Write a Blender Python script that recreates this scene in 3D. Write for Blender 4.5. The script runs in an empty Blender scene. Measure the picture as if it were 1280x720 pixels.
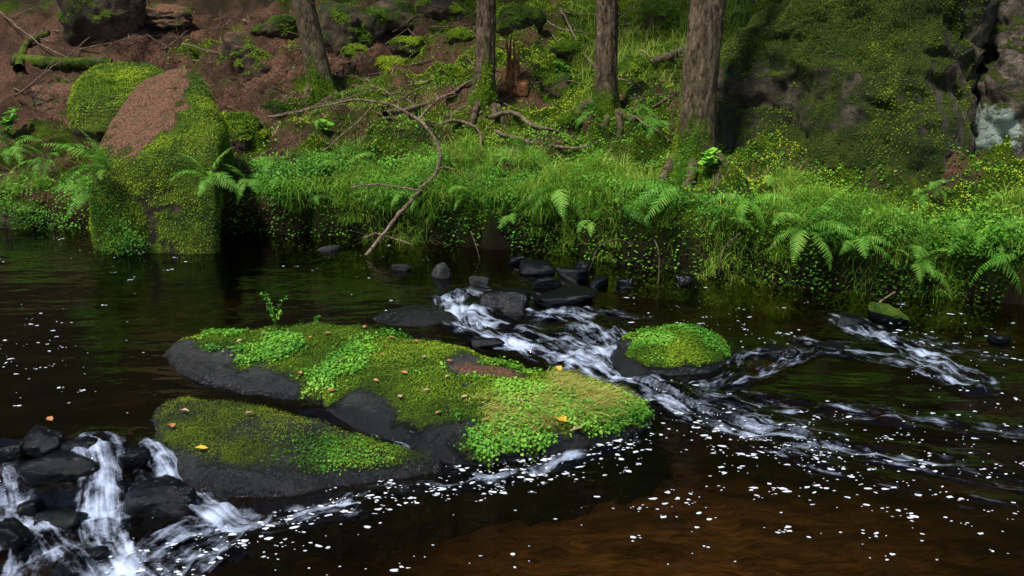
import bpy, bmesh, math, random
import numpy as np
from mathutils import Vector
from mathutils.bvhtree import BVHTree
rng=np.random.default_rng(11); random.seed(11)
scene=bpy.context.scene; col=scene.collection
A=np.array
# ------------------------------------------------------------------ camera geometry
CZ=1.9; PITCH=math.radians(15); FP=1244.0
cc,ss=math.cos(PITCH),math.sin(PITCH)
def ray(px,py):
    dx=(px-640)/FP; dy=(360-py)/FP
    return A([dx,cc+dy*ss,-ss+dy*cc])
def P(px,py,z=0.0):
    d=ray(px,py); t=(z-CZ)/d[2]; return A([0,0,CZ])+d*t
def D(px,py,y):
    d=ray(px,py); return A([0,0,CZ])+d*(y/d[1])
# ------------------------------------------------------------------ noise
def _h(ix,iy,iz,seed):
    n=(ix*73856093)^(iy*19349663)^(iz*83492791)^(seed*2654435)
    n=n&0xffffffff; n=((n^(n>>13))*1274126177)&0xffffffff; n=n^(n>>16)
    n=(n*668265263)&0xffffffff; n=n^(n>>15)
    return n/4294967296.0
def vn(x,y,z,seed=0):
    x,y,z=np.broadcast_arrays(np.asarray(x,float),np.asarray(y,float),np.asarray(z,float))
    ix,iy,iz=[np.floor(a).astype(np.int64) for a in (x,y,z)]
    fx,fy,fz=x-ix,y-iy,z-iz
    fx,fy,fz=[f*f*f*(f*(f*6-15)+10) for f in (fx,fy,fz)]
    r=0
    for a in (0,1):
        for b in (0,1):
            for c in (0,1):
                w=(fx if a else 1-fx)*(fy if b else 1-fy)*(fz if c else 1-fz)
                r=r+w*_h(ix+a,iy+b,iz+c,seed)
    return r*2-1
def fbm(x,y,z=0,o=4,seed=0,g=.5):
    r=0;a=1;s=0;f=1
    for k in range(o):
        r=r+a*vn(np.asarray(x)*f+k*17.3,np.asarray(y)*f+k*9.1,np.asarray(z)*f+k*3.7,seed+k); s+=a; a*=g; f*=2.03
    return r/s*1.6
def sst(a,b,x):
    t=np.clip((x-a)/(b-a),0,1); return t*t*(3-2*t)
def worley(x,y,seed):
    ix=np.floor(x).astype(np.int64); iy=np.floor(y).astype(np.int64); best=np.full(x.shape,9.); idv=np.zeros(x.shape)
    for a in (-1,0,1):
        for b in (-1,0,1):
            jx=_h(ix+a,iy+b,ix*0,seed); jy=_h(ix+a,iy+b,ix*0,seed+1); rr=.6+.8*_h(ix+a,iy+b,ix*0,seed+2)
            d=np.hypot(ix+a+jx-x,iy+b+jy-y)/rr; m=d<best; best=np.where(m,d,best); idv=np.where(m,_h(ix+a,iy+b,ix*0,seed+3),idv)
    return best,idv
# ------------------------------------------------------------------ mesh helpers
def obj(name,V,F,mat,parent=None,org=None,attrs=None,smooth=True):
    V=np.asarray(V,float); F=np.asarray(F,np.int32)
    if parent is not None: org=A(parent.location)
    elif org is None: org=A([V[:,0].mean(),V[:,1].mean(),V[:,2].min()])
    me=bpy.data.meshes.new(name)
    k=F.shape[1]; n=len(F)
    me.vertices.add(len(V)); me.vertices.foreach_set('co',(V-org).astype(np.float32).ravel())
    me.loops.add(n*k); me.loops.foreach_set('vertex_index',F.ravel())
    me.polygons.add(n); me.polygons.foreach_set('loop_start',np.arange(0,n*k,k,dtype=np.int32))
    try: me.polygons.foreach_set('loop_total',np.full(n,k,np.int32))
    except Exception: pass
    me.polygons.foreach_set('use_smooth',np.full(n,smooth))
    me.update(calc_edges=True); me.validate()
    if attrs:
        for an,av in attrs.items():
            at=me.attributes.new(an,'FLOAT','POINT'); at.data.foreach_set('value',np.asarray(av,np.float32).ravel())
    me.materials.append(mat)
    o=bpy.data.objects.new(name,me); col.objects.link(o)
    if parent is not None: o.parent=parent
    else: o.location=org
    return o
def tag(o,label,cat,group=None,kind=None):
    if label: o['label']=label
    if cat: o['category']=cat
    if group: o['group']=group
    if kind: o['kind']=kind
    return o
def empty(name,loc,label,cat,group=None):
    o=bpy.data.objects.new(name,None); col.objects.link(o); o.location=loc
    o.empty_display_size=.1
    return tag(o,label,cat,group)
def gridF(nx,ny):
    i=np.arange((ny-1)*nx).reshape(ny-1,nx)[:,:-1].ravel()
    return np.stack([i,i+1,i+nx+1,i+nx],1)
def tubeVF(pts,rad,seg=10,cap=True):
    pts=np.asarray(pts,float); n=len(pts)
    T=np.gradient(pts,axis=0); T/=np.linalg.norm(T,axis=1)[:,None]+1e-9
    ref=A([0,0,1.]) if abs(T[0][2])<.9 else A([1.,0,0])
    u=np.cross(T[0],ref); u/=np.linalg.norm(u)
    V=[]
    for i in range(n):
        u=u-T[i]*np.dot(u,T[i]); u/=np.linalg.norm(u)+1e-9; v=np.cross(T[i],u)
        a=np.arange(seg)*2*math.pi/seg
        V.append(pts[i]+rad[i]*(np.cos(a)[:,None]*u+np.sin(a)[:,None]*v))
    V=np.concatenate(V)
    F=[]
    for i in range(n-1):
        for j in range(seg):
            k=(j+1)%seg; F.append((i*seg+j,i*seg+k,(i+1)*seg+k,(i+1)*seg+j))
    return V,np.array(F)
def smoothpath(pts,n):
    pts=np.asarray(pts,float); m=len(pts)
    ex=np.vstack([2*pts[0]-pts[1],pts,2*pts[-1]-pts[-2]])
    out=[]
    for t in np.linspace(0,m-1-1e-6,n):
        i=int(t); f=t-i; a,b,c,d=ex[i],ex[i+1],ex[i+2],ex[i+3]
        out.append(.5*((2*b)+(-a+c)*f+(2*a-5*b+4*c-d)*f*f+(-a+3*b-3*c+d)*f**3))
    return np.array(out)
# ------------------------------------------------------------------ materials
class NT:
    def __init__(s,name):
        s.m=bpy.data.materials.new(name); s.m.use_nodes=True; s.t=s.m.node_tree
        s.t.nodes.clear(); s.out=s.t.nodes.new('ShaderNodeOutputMaterial')
        s.g=s.n('ShaderNodeNewGeometry')
    def n(s,ty,**kw):
        x=s.t.nodes.new(ty)
        for k,v in kw.items(): setattr(x,k,v)
        return x
    def i(s,x,k,v):
        if isinstance(v,bpy.types.NodeSocket): s.t.links.new(v,x.inputs[k])
        else: x.inputs[k].default_value=v
    def attr(s,a): return s.n('ShaderNodeAttribute',attribute_name=a).outputs['Fac']
    def noise(s,scale,detail=5,rough=.6,vec=None,scl=None,dist=0):
        x=s.n('ShaderNodeTexNoise'); x.inputs['Scale'].default_value=scale; x.inputs['Detail'].default_value=detail; x.inputs['Roughness'].default_value=rough; x.inputs['Distortion'].default_value=dist
        v=vec or s.g.outputs['Position']
        if scl:
            mp=s.n('ShaderNodeMapping'); mp.inputs['Scale'].default_value=scl; s.t.links.new(v,mp.inputs['Vector']); v=mp.outputs[0]
        s.t.links.new(v,x.inputs['Vector']); return x.outputs['Fac']
    def vor(s,scale,feature='F1',out='Distance',scl=None):
        x=s.n('ShaderNodeTexVoronoi'); x.feature=feature; x.inputs['Scale'].default_value=scale; v=s.g.outputs['Position']
        if scl:
            mp=s.n('ShaderNodeMapping'); mp.inputs['Scale'].default_value=scl; s.t.links.new(v,mp.inputs['Vector']); v=mp.outputs[0]
        s.t.links.new(v,x.inputs['Vector']); return x.outputs[out]
    def math(s,op,a,b=0.0,clamp=False):
        x=s.n('ShaderNodeMath'); x.operation=op; x.use_clamp=clamp; s.i(x,0,a); s.i(x,1,b); return x.outputs[0]
    def mr(s,v,a,b,c=0.0,d=1.0,smooth=True):
        x=s.n('ShaderNodeMapRange'); x.interpolation_type='SMOOTHSTEP' if smooth else 'LINEAR'
        s.i(x,0,v); s.i(x,1,a); s.i(x,2,b); s.i(x,3,c); s.i(x,4,d); return x.outputs[0]
    def mix(s,f,a,b):
        x=s.n('ShaderNodeMix'); x.data_type='RGBA'
        s.i(x,0,f)
        for k,v in ((6,a),(7,b)):
            if isinstance(v,tuple): x.inputs[k].default_value=(*v,1)
            else: s.t.links.new(v,x.inputs[k])
        return x.outputs[2]
    def bump(s,h,st=.5,dist=.02):
        x=s.n('ShaderNodeBump'); x.inputs['Strength'].default_value=st; x.inputs['Distance'].default_value=dist; s.i(x,'Height',h); return x.outputs[0]
    def pbr(s,c,r=.8,spec=.3,nrm=None):
        x=s.n('ShaderNodeBsdfPrincipled')
        if isinstance(c,tuple): x.inputs['Base Color'].default_value=(*c,1)
        else: s.t.links.new(c,x.inputs['Base Color'])
        s.i(x,'Roughness',r); s.i(x,'Specular IOR Level',spec)
        if nrm: s.t.links.new(nrm,x.inputs['Normal'])
        return x.outputs[0]
    def done(s,sh): s.t.links.new(sh,s.out.inputs['Surface']); return s.m
def mossmask(k,a='moss',w=.20):
    t=k.math('ADD',k.attr(a),k.math('MULTIPLY',k.math('SUBTRACT',k.noise(12,8,.78),.5),1.7))
    return k.mr(t,.5-w,.5+w)
def mosscol(k,f=1.0):
    n1=k.noise(4,5,.65); n2=k.noise(80,4,.75)
    c=k.mix(k.mr(n1,.35,.66),(0.028*f,0.070*f,0.005),(0.15*f,0.235*f*(1 if f==1 else .9),0.010))
    return k.mix(k.mr(n2,.32,.62),(0.010,0.022,0.003),c)
def rockmat(name,c0,c1,rough=.8,spk=.0,bst=.9,mf=1.0,wspec=.38):
    k=NT(name)
    n=k.noise(6,9,.7); n2=k.noise(75,5,.75); n0=k.noise(1.6,5,.6); nm=k.noise(22,5,.7)
    c=k.mix(k.mr(n,.35,.66),c0,c1); c=k.mix(k.mr(n0,.45,.65,0,.55),c,tuple(v*.5 for v in c0))
    c=k.mix(k.mr(n2,.32,.55),tuple(v*.3 for v in c0),c)
    c=k.mix(k.mr(n2,.60,.72,0,spk),c,(0.30,0.31,0.30))
    lit=k.mix(k.mr(k.noise(60,6,.85),.42,.6),(0.05,0.023,0.015),(0.31,0.15,0.09)); lit=k.mix(k.mr(k.noise(9,4),.45,.7,0,.6),lit,(0.10,0.085,0.035))
    lm=k.mr(k.math('ADD',k.attr('litter'),k.math('MULTIPLY',k.math('SUBTRACT',k.noise(18,6,.7),.5),1.0)),.4,.6)
    c=k.mix(lm,c,lit)
    mm=mossmask(k); c=k.mix(mm,c,mosscol(k,mf))
    li=k.mr(k.math('ADD',k.attr('lichen'),k.math('MULTIPLY',k.math('SUBTRACT',k.noise(9,8,.75),.5),1.4)),.5,.70)
    c=k.mix(li,c,k.mix(k.noise(30,5,.8),(0.18,0.24,0.20),(0.50,0.60,0.53)))
    wet=k.attr('wet'); dry=k.math('SUBTRACT',1.0,mm)
    c=k.mix(k.math('MULTIPLY',k.math('MULTIPLY',wet,.88),dry),c,(0.002,0.0025,0.004))
    r=k.mr(k.math('SUBTRACT',wet,mm),0,1,rough,.10,False)
    h=k.math('ADD',k.math('MULTIPLY',n,1.3),k.math('ADD',k.math('MULTIPLY',nm,.5),k.math('MULTIPLY',k.math('MULTIPLY',n2,.55),k.mr(wet,0,1,1,.25))))
    h=k.math('ADD',h,k.math('MULTIPLY',k.math('MULTIPLY',mm,k.noise(110,4,.75)),1.6))
    return k.done(k.pbr(c,r,k.mr(k.math('SUBTRACT',wet,mm),0,1,.25,wspec,False),k.bump(h,bst,.035)))
M_stone=rockmat('grey_stone',(0.026,0.028,0.031),(0.10,0.102,0.105),spk=.6)
M_wet=rockmat('wet_black_stone',(0.004,0.005,0.007),(0.014,0.017,0.022),.35,.05,.6,wspec=.30)
M_sand=rockmat('sandstone',(0.034,0.024,0.016),(0.19,0.135,0.09),spk=.12)
M_crag=rockmat('outcrop_sandstone',(0.040,0.031,0.022),(0.27,0.215,0.16),spk=.25,bst=1.0,mf=.8)
def leafmat(name,c0,c1,c2,rough=.5,trans=.3):
    k=NT(name); cv=k.attr('cv'); oi=k.n('ShaderNodeObjectInfo').outputs['Random']
    f=k.math('ADD',cv,k.math('MULTIPLY',k.math('SUBTRACT',oi,.5),.5),True)
    c=k.mix(k.mr(f,0,.55,smooth=False),c0,c1); c=k.mix(k.mr(f,.55,1,smooth=False),c,c2)
    p=k.pbr(c,rough,.25)
    if not trans: return k.done(p)
    tr=k.n('ShaderNodeBsdfTranslucent'); k.t.links.new(c,tr.inputs[0])
    m=k.n('ShaderNodeMixShader'); m.inputs[0].default_value=trans
    k.t.links.new(p,m.inputs[1]); k.t.links.new(tr.outputs[0],m.inputs[2]); return k.done(m.outputs[0])
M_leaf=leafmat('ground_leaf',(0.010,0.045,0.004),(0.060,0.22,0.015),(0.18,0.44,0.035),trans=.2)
M_clover=leafmat('slab_leaf',(0.02,0.085,0.008),(0.085,0.30,0.025),(0.26,0.53,0.06),trans=.2)
M_moss=leafmat('moss_tuft',(0.018,0.052,0.003),(0.105,0.21,0.008),(0.36,0.47,0.025),.9,0)
M_dmoss=leafmat('dark_moss_tuft',(0.013,0.027,0.003),(0.070,0.115,0.008),(0.27,0.33,0.018),.95,0)
M_grass=leafmat('grass_blade',(0.02,0.09,0.006),(0.12,0.33,0.02),(0.42,0.56,0.09))
M_fern=leafmat('fern_leaf',(0.03,0.14,0.012),(0.13,0.39,0.04),(0.38,0.66,0.11))
M_straw=leafmat('dry_straw',(0.13,0.16,0.02),(0.36,0.38,0.07),(0.66,0.60,0.18),.7,0)
M_needle=leafmat('needle_litter',(0.035,0.018,0.012),(0.22,0.115,0.07),(0.52,0.36,0.24),.8,0)
M_spruce=leafmat('spruce_needles',(0.008,0.02,0.006),(0.018,0.05,0.012),(0.03,0.08,0.02),.7,0)
def leaf_single(name,c,c2):
    k=NT(name); cc_=k.mix(k.noise(40,3),c,c2); return k.done(k.pbr(cc_,.5,.4))
M_yel=leaf_single('yellow_leaf',(0.85,0.55,0.05),(0.60,0.32,0.03))
M_org=leaf_single('orange_leaf',(0.50,0.22,0.08),(0.32,0.14,0.06))
M_pale=leaf_single('pale_leaf',(0.58,0.38,0.26),(0.38,0.24,0.17))
def barkmat(name,c0,c1,sc=1.0):
    k=NT(name)
    n=k.noise(22*sc,9,.75,scl=(1,1,.3),dist=.6); v=k.vor(38*sc,scl=(1,1,.45)); n2=k.noise(2.5,3); n3=k.noise(7,5,.7)
    c=k.mix(k.mr(n,.36,.62),c0,c1); c=k.mix(k.mr(v,.5,.85,0,.7),c,tuple(x*.35 for x in c0)); c=k.mix(k.mr(n3,.4,.7,0,.5),c,tuple(x*.6 for x in c0))
    c=k.mix(k.mr(n2,.45,.75,0,.35),c,(0.075,0.085,0.045))
    mm=mossmask(k); c=k.mix(mm,c,mosscol(k))
    h=k.math('SUBTRACT',k.math('ADD',n,k.math('MULTIPLY',k.noise(140,3),.3)),k.math('MULTIPLY',v,.3))
    return k.done(k.pbr(c,.95,.1,k.bump(h,1.0,.03)))
M_bark=barkmat('spruce_bark',(0.055,0.037,0.025),(0.24,0.175,0.12))
M_dead=barkmat('dead_wood',(0.10,0.072,0.052),(0.44,0.33,0.24),1.5)
M_redwood=barkmat('broken_red_wood',(0.16,0.06,0.025),(0.52,0.24,0.12),1.2)
def k_ground():
    k=NT('forest_ground')
    n=k.noise(45,7,.85); n2=k.noise(1.7,6,.65); n3=k.noise(160,3,.8)
    lit=k.mix(k.mr(n,.40,.60),(0.040,0.020,0.014),(0.29,0.145,0.092)); lit=k.mix(k.mr(n2,.40,.60,0,.82),lit,(0.034,0.021,0.014))
    lit=k.mix(k.mr(n3,.58,.66),lit,(0.50,0.35,0.24))
    c=k.mix(mossmask(k),lit,mosscol(k)); c=k.mix(k.math('MULTIPLY',k.attr('hill_shade'),.85),c,(0.012,0.020,0.006))  # far hill tinted dark as painted forest shade, keeps water reflections dark
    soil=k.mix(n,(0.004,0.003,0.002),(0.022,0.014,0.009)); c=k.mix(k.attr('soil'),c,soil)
    on=k.math('ADD',k.attr('orange'),k.math('MULTIPLY',k.math('SUBTRACT',k.noise(1.8,9,.8,dist=.8),.5),1.1))
    br=k.mix(k.noise(20,5,.7),(0.009,0.006,0.003),(0.045,0.026,0.012))
    orr=k.mix(k.mr(k.noise(13,9,.88,scl=(.4,1.8,1)),.36,.66),(0.055,0.030,0.012),(0.40,0.225,0.09))
    bed=k.mix(k.mr(on,.0,1.15),br,orr)
    peb=k.mix(k.mr(k.attr('pid'),.6,1.0),(0.014,0.011,0.008),(0.15,0.095,0.05))
    bed=k.mix(k.mr(k.attr('peb'),.1,.8,0,.6),bed,peb)
    c=k.mix(k.attr('bed'),c,bed)
    return k.done(k.pbr(c,.95,.1,k.bump(k.math('ADD',n,k.math('MULTIPLY',n3,.6)),1.0,.035)))
M_ground=k_ground()
def k_water():
    k=NT('stream_water')
    fo=k.attr('foam'); u=k.attr('fu'); v=k.attr('fv'); dp=k.attr('depth')
    def streak(a,b,sc,de,ro,di):
        cx=k.n('ShaderNodeCombineXYZ'); k.i(cx,0,k.math('MULTIPLY',u,a)); k.i(cx,1,k.math('MULTIPLY',v,b))
        st=k.n('ShaderNodeTexNoise'); st.inputs['Scale'].default_value=sc; st.inputs['Detail'].default_value=de; st.inputs['Roughness'].default_value=ro; st.inputs['Distortion'].default_value=di
        k.t.links.new(cx.outputs[0],st.inputs['Vector']); return st.outputs['Fac']
    st=streak(2.8,13,1.3,3,.5,.3); sf=streak(4,36,1.3,3,.55,.2)
    f2=k.noise(8,4,.62,dist=.3); f3=k.noise(60,3,.7)
    t=k.math('ADD',fo,k.math('ADD',k.math('MULTIPLY',k.math('SUBTRACT',st,.5),2.4),k.math('ADD',k.math('MULTIPLY',k.math('SUBTRACT',f2,.5),2.2),k.math('ADD',k.math('MULTIPLY',k.math('SUBTRACT',sf,.5),1.2),k.math('MULTIPLY',k.math('SUBTRACT',f3,.5),.5)))))
    t=k.math('MULTIPLY',k.mr(t,.42,1.8,0,.95),k.mr(fo,.05,.45))
    wv=k.math('ADD',k.noise(2.6,3,.5,scl=(1,2.0,1)),k.math('MULTIPLY',k.noise(11,3,.5,scl=(1,1.8,1)),.16))
    wv=k.math('ADD',wv,k.math('MULTIPLY',k.math('ADD',st,k.math('MULTIPLY',f2,.8)),k.mr(fo,0,.5,0,2.0)))
    nb=k.bump(wv,.22,.05)
    fr=k.n('ShaderNodeFresnel'); fr.inputs['IOR'].default_value=1.33; k.t.links.new(nb,fr.inputs['Normal'])
    tint=k.mix(k.mr(dp,.04,.40,smooth=False),(0.90,0.78,0.58),(0.24,0.17,0.095))
    tr=k.n('ShaderNodeBsdfTransparent'); k.t.links.new(tint,tr.inputs[0])
    gl=k.n('ShaderNodeBsdfGlossy'); gl.inputs['Roughness'].default_value=.03; gl.inputs['Color'].default_value=(1,1,1,1); k.t.links.new(nb,gl.inputs['Normal'])
    m=k.n('ShaderNodeMixShader'); k.t.links.new(fr.outputs[0],m.inputs[0]); k.t.links.new(tr.outputs[0],m.inputs[1]); k.t.links.new(gl.outputs[0],m.inputs[2])
    d=k.pbr((0.58,0.68,0.92),.3,.5,nb)
    m2=k.n('ShaderNodeMixShader'); k.t.links.new(t,m2.inputs[0]); k.t.links.new(m.outputs[0],m2.inputs[1]); k.t.links.new(d,m2.inputs[2])
    return k.done(m2.outputs[0])
M_water=k_water()
kf=NT('foam'); M_foam=kf.done(kf.pbr((.66,.71,.82),.5,.3))
# ------------------------------------------------------------------ terrain
EX=[-16,-5,-4.5,-3,-1.3,0.4,1.5,2.5,3.4,5,16]; EY=[9.3,9.25,9.15,8.9,8.6,8.05,7.35,6.9,6.7,6.6,6.4]
def E(x): return np.interp(x,EX,EY)
def bankt(x,y): return y-E(x)+.10*fbm(x*1.3,y*0+2,0,3,5)+.05*fbm(x*6,y*0,0,2,8)
def gp(x,y,c,rx,ry): return np.exp(-((x-c[0])/rx)**2-((y-c[1])/ry)**2)
OR=[(P(760,640),1.0,.8,.55),(P(1100,680),1.1,.8,.55),(P(180,455),.5,.8,.35),(P(900,590),1.1,.8,.28),(P(520,720),.9,.5,.4),(P(850,370),1.5,.5,.25)]
def orangef(x,y): return np.clip(sum(s*gp(x,y,c,a,b) for c,a,b,s in OR),0,1)
def T(x,y,full=False):
    x=np.asarray(x,float); y=np.asarray(y,float)
    t=bankt(x,y); lip=np.interp(x,[-5,-3,0,1.5,2.5,5],[.28,.36,.44,.42,.34,.28])
    tp=np.maximum(t,0)
    up=lip+.15*(1-np.exp(-tp/.5))+.12*tp+.02*tp**2
    w=np.minimum(tp,1)
    lump=np.abs(fbm(x*1.9,y*1.9,5,3,37)); 
    up=up+.18*fbm(x*.7,y*.7,3,3,20)*w+.075*fbm(x*2.8,y*2.8,1,3,30)*(.3+.7*w)+.22*(.35-lump)*w+.022*fbm(x*11,y*11,1,2,33)
    bed=-.34+.05*fbm(x*1.1,y*1.1,0,3,40)+.02*np.abs(fbm(x*7,y*7,0,2,44))+.13*orangef(x,y)
    d,idv=worley(x*5.5+.3*fbm(x*4,y*4,0,2,45),y*7.5,50)
    cob=np.sqrt(np.clip(1-(d/.62)**2,0,1))*sst(.50,.60,idv)
    bed=np.minimum(bed+.03*cob+.10*sst(-1.0,-.1,t),-.05)
    s=sst(-.04,.10,t)
    z=bed*(1-s)+up*s
    z=z+sst(2.3,.2,y)*.75
    if full: return z,t,cob,idv
    return z
def hit(px,py):
    d=ray(px,py); t=np.arange(2.5,45,.01); p=A([0,0,CZ])[None]+d[None]*t[:,None]
    i=np.argmax(p[:,2]<T(p[:,0],p[:,1])); return p[i],t[i]
xs=np.concatenate([np.linspace(-60,-8,27)[:-1],np.linspace(-8,-5.2,30)[:-1],np.arange(-5.2,5.2,.03),np.linspace(5.2,8,30)[1:],np.linspace(8,60,27)[1:]])
ys=np.concatenate([np.linspace(-25,1,27)[:-1],np.linspace(1,3,15)[:-1],np.arange(3,13.5,.03),np.linspace(13.5,20,50)[1:],np.linspace(20,48,40)[1:]])
X,Y=np.meshgrid(xs,ys); x=X.ravel(); y=Y.ravel()
z,tt,cob,pid=T(x,y,True)
bed=1-sst(-.10,-.03,tt)
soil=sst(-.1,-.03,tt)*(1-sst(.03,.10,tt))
MX=[-6,-3.4,-2.4,-1.2,.0,2]; MY=[.17,.19,.32,.50,.62,.72]
def mossb(x,y): return np.interp(x,MX,MY)+.50*fbm(x*.9,y*.9,0,4,60)+.34*fbm(x*3.1,y*3.1,0,3,61)
moss=np.clip(mossb(x,y)+.35*np.exp(-tt/.7),0,1)
g=obj('ground',np.stack([x,y,z],1),gridF(len(xs),len(ys)),M_ground,org=A([0,0,0]),attrs=dict(moss=moss,soil=soil,bed=bed,peb=cob,pid=pid,orange=orangef(x,y),hill_shade=sst(14.6,17,y)))
tag(g,'forest slope of moss and red brown needle litter rising from the stream bed','ground',kind='structure')
# ------------------------------------------------------------------ water
weir=[P(*q)[:2] for q in [(-900,540),(-200,556),(60,560),(200,575),(300,540),(450,500),(560,430),(575,385),(640,352),(700,335),(720,280)]]
streams=[ # pixels, strength, width
 ([(565,376),(580,408),(620,425),(690,444),(765,470),(830,497),(900,524),(1000,545)],.86,.14),
 ([(592,372),(650,386),(720,400),(770,428),(800,470)],.66,.20),
 ([(640,362),(700,380),(765,392),(800,398)],.42,.14),
 ([(590,395),(655,412),(730,430),(800,470),(860,500)],.82,.16),
 ([(985,440),(930,444),(905,468),(850,487),(800,494)],.66,.09),
 ([(1040,432),(1000,442),(940,470),(880,484)],.58,.09),
 ([(1045,396),(1085,415),(1140,437),(1225,472)],.72,.14),
 ([(1010,428),(1060,438),(1150,455),(1220,485)],.68,.13),
 ([(1060,400),(1130,420),(1200,440),(1270,450)],.42,.16),
 ([(830,498),(900,510),(980,535),(1100,565),(1280,600)],.52,.16),
 ([(850,490),(960,500),(1100,520),(1280,540)],.40,.14),
 ([(860,500),(960,560),(1100,600),(1250,630)],.30,.14),
 ([(118,562),(130,590),(125,640),(160,690),(215,730)],1.05,.11),
 ([(190,566),(225,600),(280,630),(350,640),(430,632)],.98,.09),
 ([(5,585),(20,620),(70,665),(115,710)],.85,.07),
 ([(250,640),(200,660),(150,700),(120,740)],.80,.10),
 ([(300,640),(260,670),(220,700)],.55,.12),
 ([(300,622),(400,622),(520,608),(620,600),(720,575)],.44,.06),
 ([(440,526),(500,555),(556,584)],.60,.03),
 ([(560,590),(640,592),(740,568),(810,545)],.52,.045),
 ([(-60,570),(0,600),(10,660),(0,720)],.7,.10)]
def polyd(x,y,pts):
    best=np.full(x.shape,1e9); u=np.zeros(x.shape); v=np.zeros(x.shape); acc=0
    for a,b in zip(pts[:-1],pts[1:]):
        ex,ey=b[0]-a[0],b[1]-a[1]; L=math.hypot(ex,ey)
        s=np.clip(((x-a[0])*ex+(y-a[1])*ey)/(L*L),0,1)
        dx=x-a[0]-s*ex; dy=y-a[1]-s*ey; d=np.hypot(dx,dy)
        m=d<best; best=np.where(m,d,best); u=np.where(m,acc+s*L,u)
        cr=ex*(y-a[1])-ey*(x-a[0]); v=np.where(m,np.sign(cr)*d,v); acc+=L
    return best,u,v
def Wbase(x,y):
    x=np.asarray(x,float); y=np.asarray(y,float)
    d,u,v=polyd(x,y,weir)
    zd=-.07*sst(-.6,-1.3,x)*sst(5.5,4.6,y)
    return zd+(.04-zd)*sst(-.42,.05,v)
def water(x,y):
    W=Wbase(x,y); fo=np.zeros(x.shape); fu=np.zeros(x.shape); fv=np.zeros(x.shape); fs=np.zeros(x.shape)
    for i,(pp,s,w) in enumerate(streams):
        pw=[P(*q)[:2] for q in pp]; pw=list(map(tuple,smoothpath(pw,len(pw)*3)))
        d,u,v=polyd(x,y,pw); tot=max(u.max(),.1)
        f=s*np.exp(-(d/w)**2)*(1-.25*sst(.6*tot,tot,u))
        m=f>fo; fo=np.where(m,f,fo); fu=np.where(m,u+i*7.3,fu); fv=np.where(m,v+i*3.1,fv); fs+=f
    fo=np.clip(fo+.12*(fs-fo),0,1.2)*(1+.45*fbm(x*4.5,y*4.5,0,3,79))
    amp=sst(.05,.7,fo)
    W=W+amp*(.026*fbm(fu*3.0,fv*7,0,3,70)+.028*fbm(x*8,y*8,0,3,75))+.003*fbm(x*2.2,y*4,0,2,77)
    return W,fo,fu,fv
wx=np.concatenate([np.linspace(-40,-5.2,20)[:-1],np.arange(-5.2,5.2,.02),np.linspace(5.2,40,20)[1:]])
wy=np.concatenate([np.linspace(-1,3,14)[:-1],np.arange(3,9.7,.017)])
X,Y=np.meshgrid(wx,wy); x=X.ravel(); y=Y.ravel()
W,fo,fu,fv=water(x,y)
wo=obj('water',np.stack([x,y,W],1),gridF(len(wx),len(wy)),M_water,org=A([0,0,0]),attrs=dict(foam=fo,fu=fu,fv=fv,depth=np.clip(W-T(x,y),0,2)))
tag(wo,'dark brown stream water with white rapids running between the rocks','stream',kind='structure')
def Wat(px,py):
    p=P(px,py,0.0); w=float(Wbase(p[0:1],p[1:2])[0]); p=P(px,py,w); return p
FV=[];FF=[]
regs=[([(780,500),(900,530),(1050,560),(1280,600)],22,220),([(330,640),(500,620),(650,600),(820,560)],12,200),([(560,590),(800,550)],8,70),
      ([(700,680),(1000,640),(1280,700)],45,50),([(850,600),(1280,640)],35,50),([(0,470),(110,480)],30,30),([(0,320),(250,330)],18,35),([(60,400),(160,400)],40,20),
      ([(300,700),(700,700)],30,25),([(800,380),(1000,420)],18,50),([(1100,400),(1270,440)],20,60),([(880,540),(1050,590)],20,50),([(150,690),(400,650)],20,80),([(320,310),(520,360)],25,18),([(1150,480),(1280,560)],25,40)]
fp=[]
for pts,spr,n in regs:
    pts=A(pts,dtype=float); s=rng.random(n)*(len(pts)-1); i=s.astype(int); f=(s-i)[:,None]
    q=pts[i]*(1-f)+pts[i+1]*f+rng.normal(0,1,(n,2))*[spr*1.2,spr]
    for a in q:
        if a[1]<300 or a[1]>760: continue
        c0=P(a[0],a[1],0)[:2]
        for _ in range(1 if random.random()<.7 else random.randint(2,5)): fp.append(c0+rng.normal(0,.022,2)*(_>0)*[1.6,1])
fp=A(fp); wz,_,_,_=water(fp[:,0],fp[:,1])
for (a,b),w_ in zip(fp,wz):
    r=.0024+.0085*random.random()**3.6; k=len(FV); n=8; st=1+random.random()*1.2; an=random.uniform(-.6,.6)
    for j in range(n):
        t=j*2*math.pi/n; rr=r*random.uniform(.55,1.3); lx=math.cos(t)*rr*st; ly=math.sin(t)*rr
        FV.append((a+lx*math.cos(an)-ly*math.sin(an),b+lx*math.sin(an)+ly*math.cos(an),w_+.0035))
    FF.append(tuple(range(k,k+n)))
o=obj('foam_flecks',FV,FF,M_foam,org=A([0,0,0])); tag(o,'white foam flecks drifting on the dark water','foam',kind='stuff')
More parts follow.
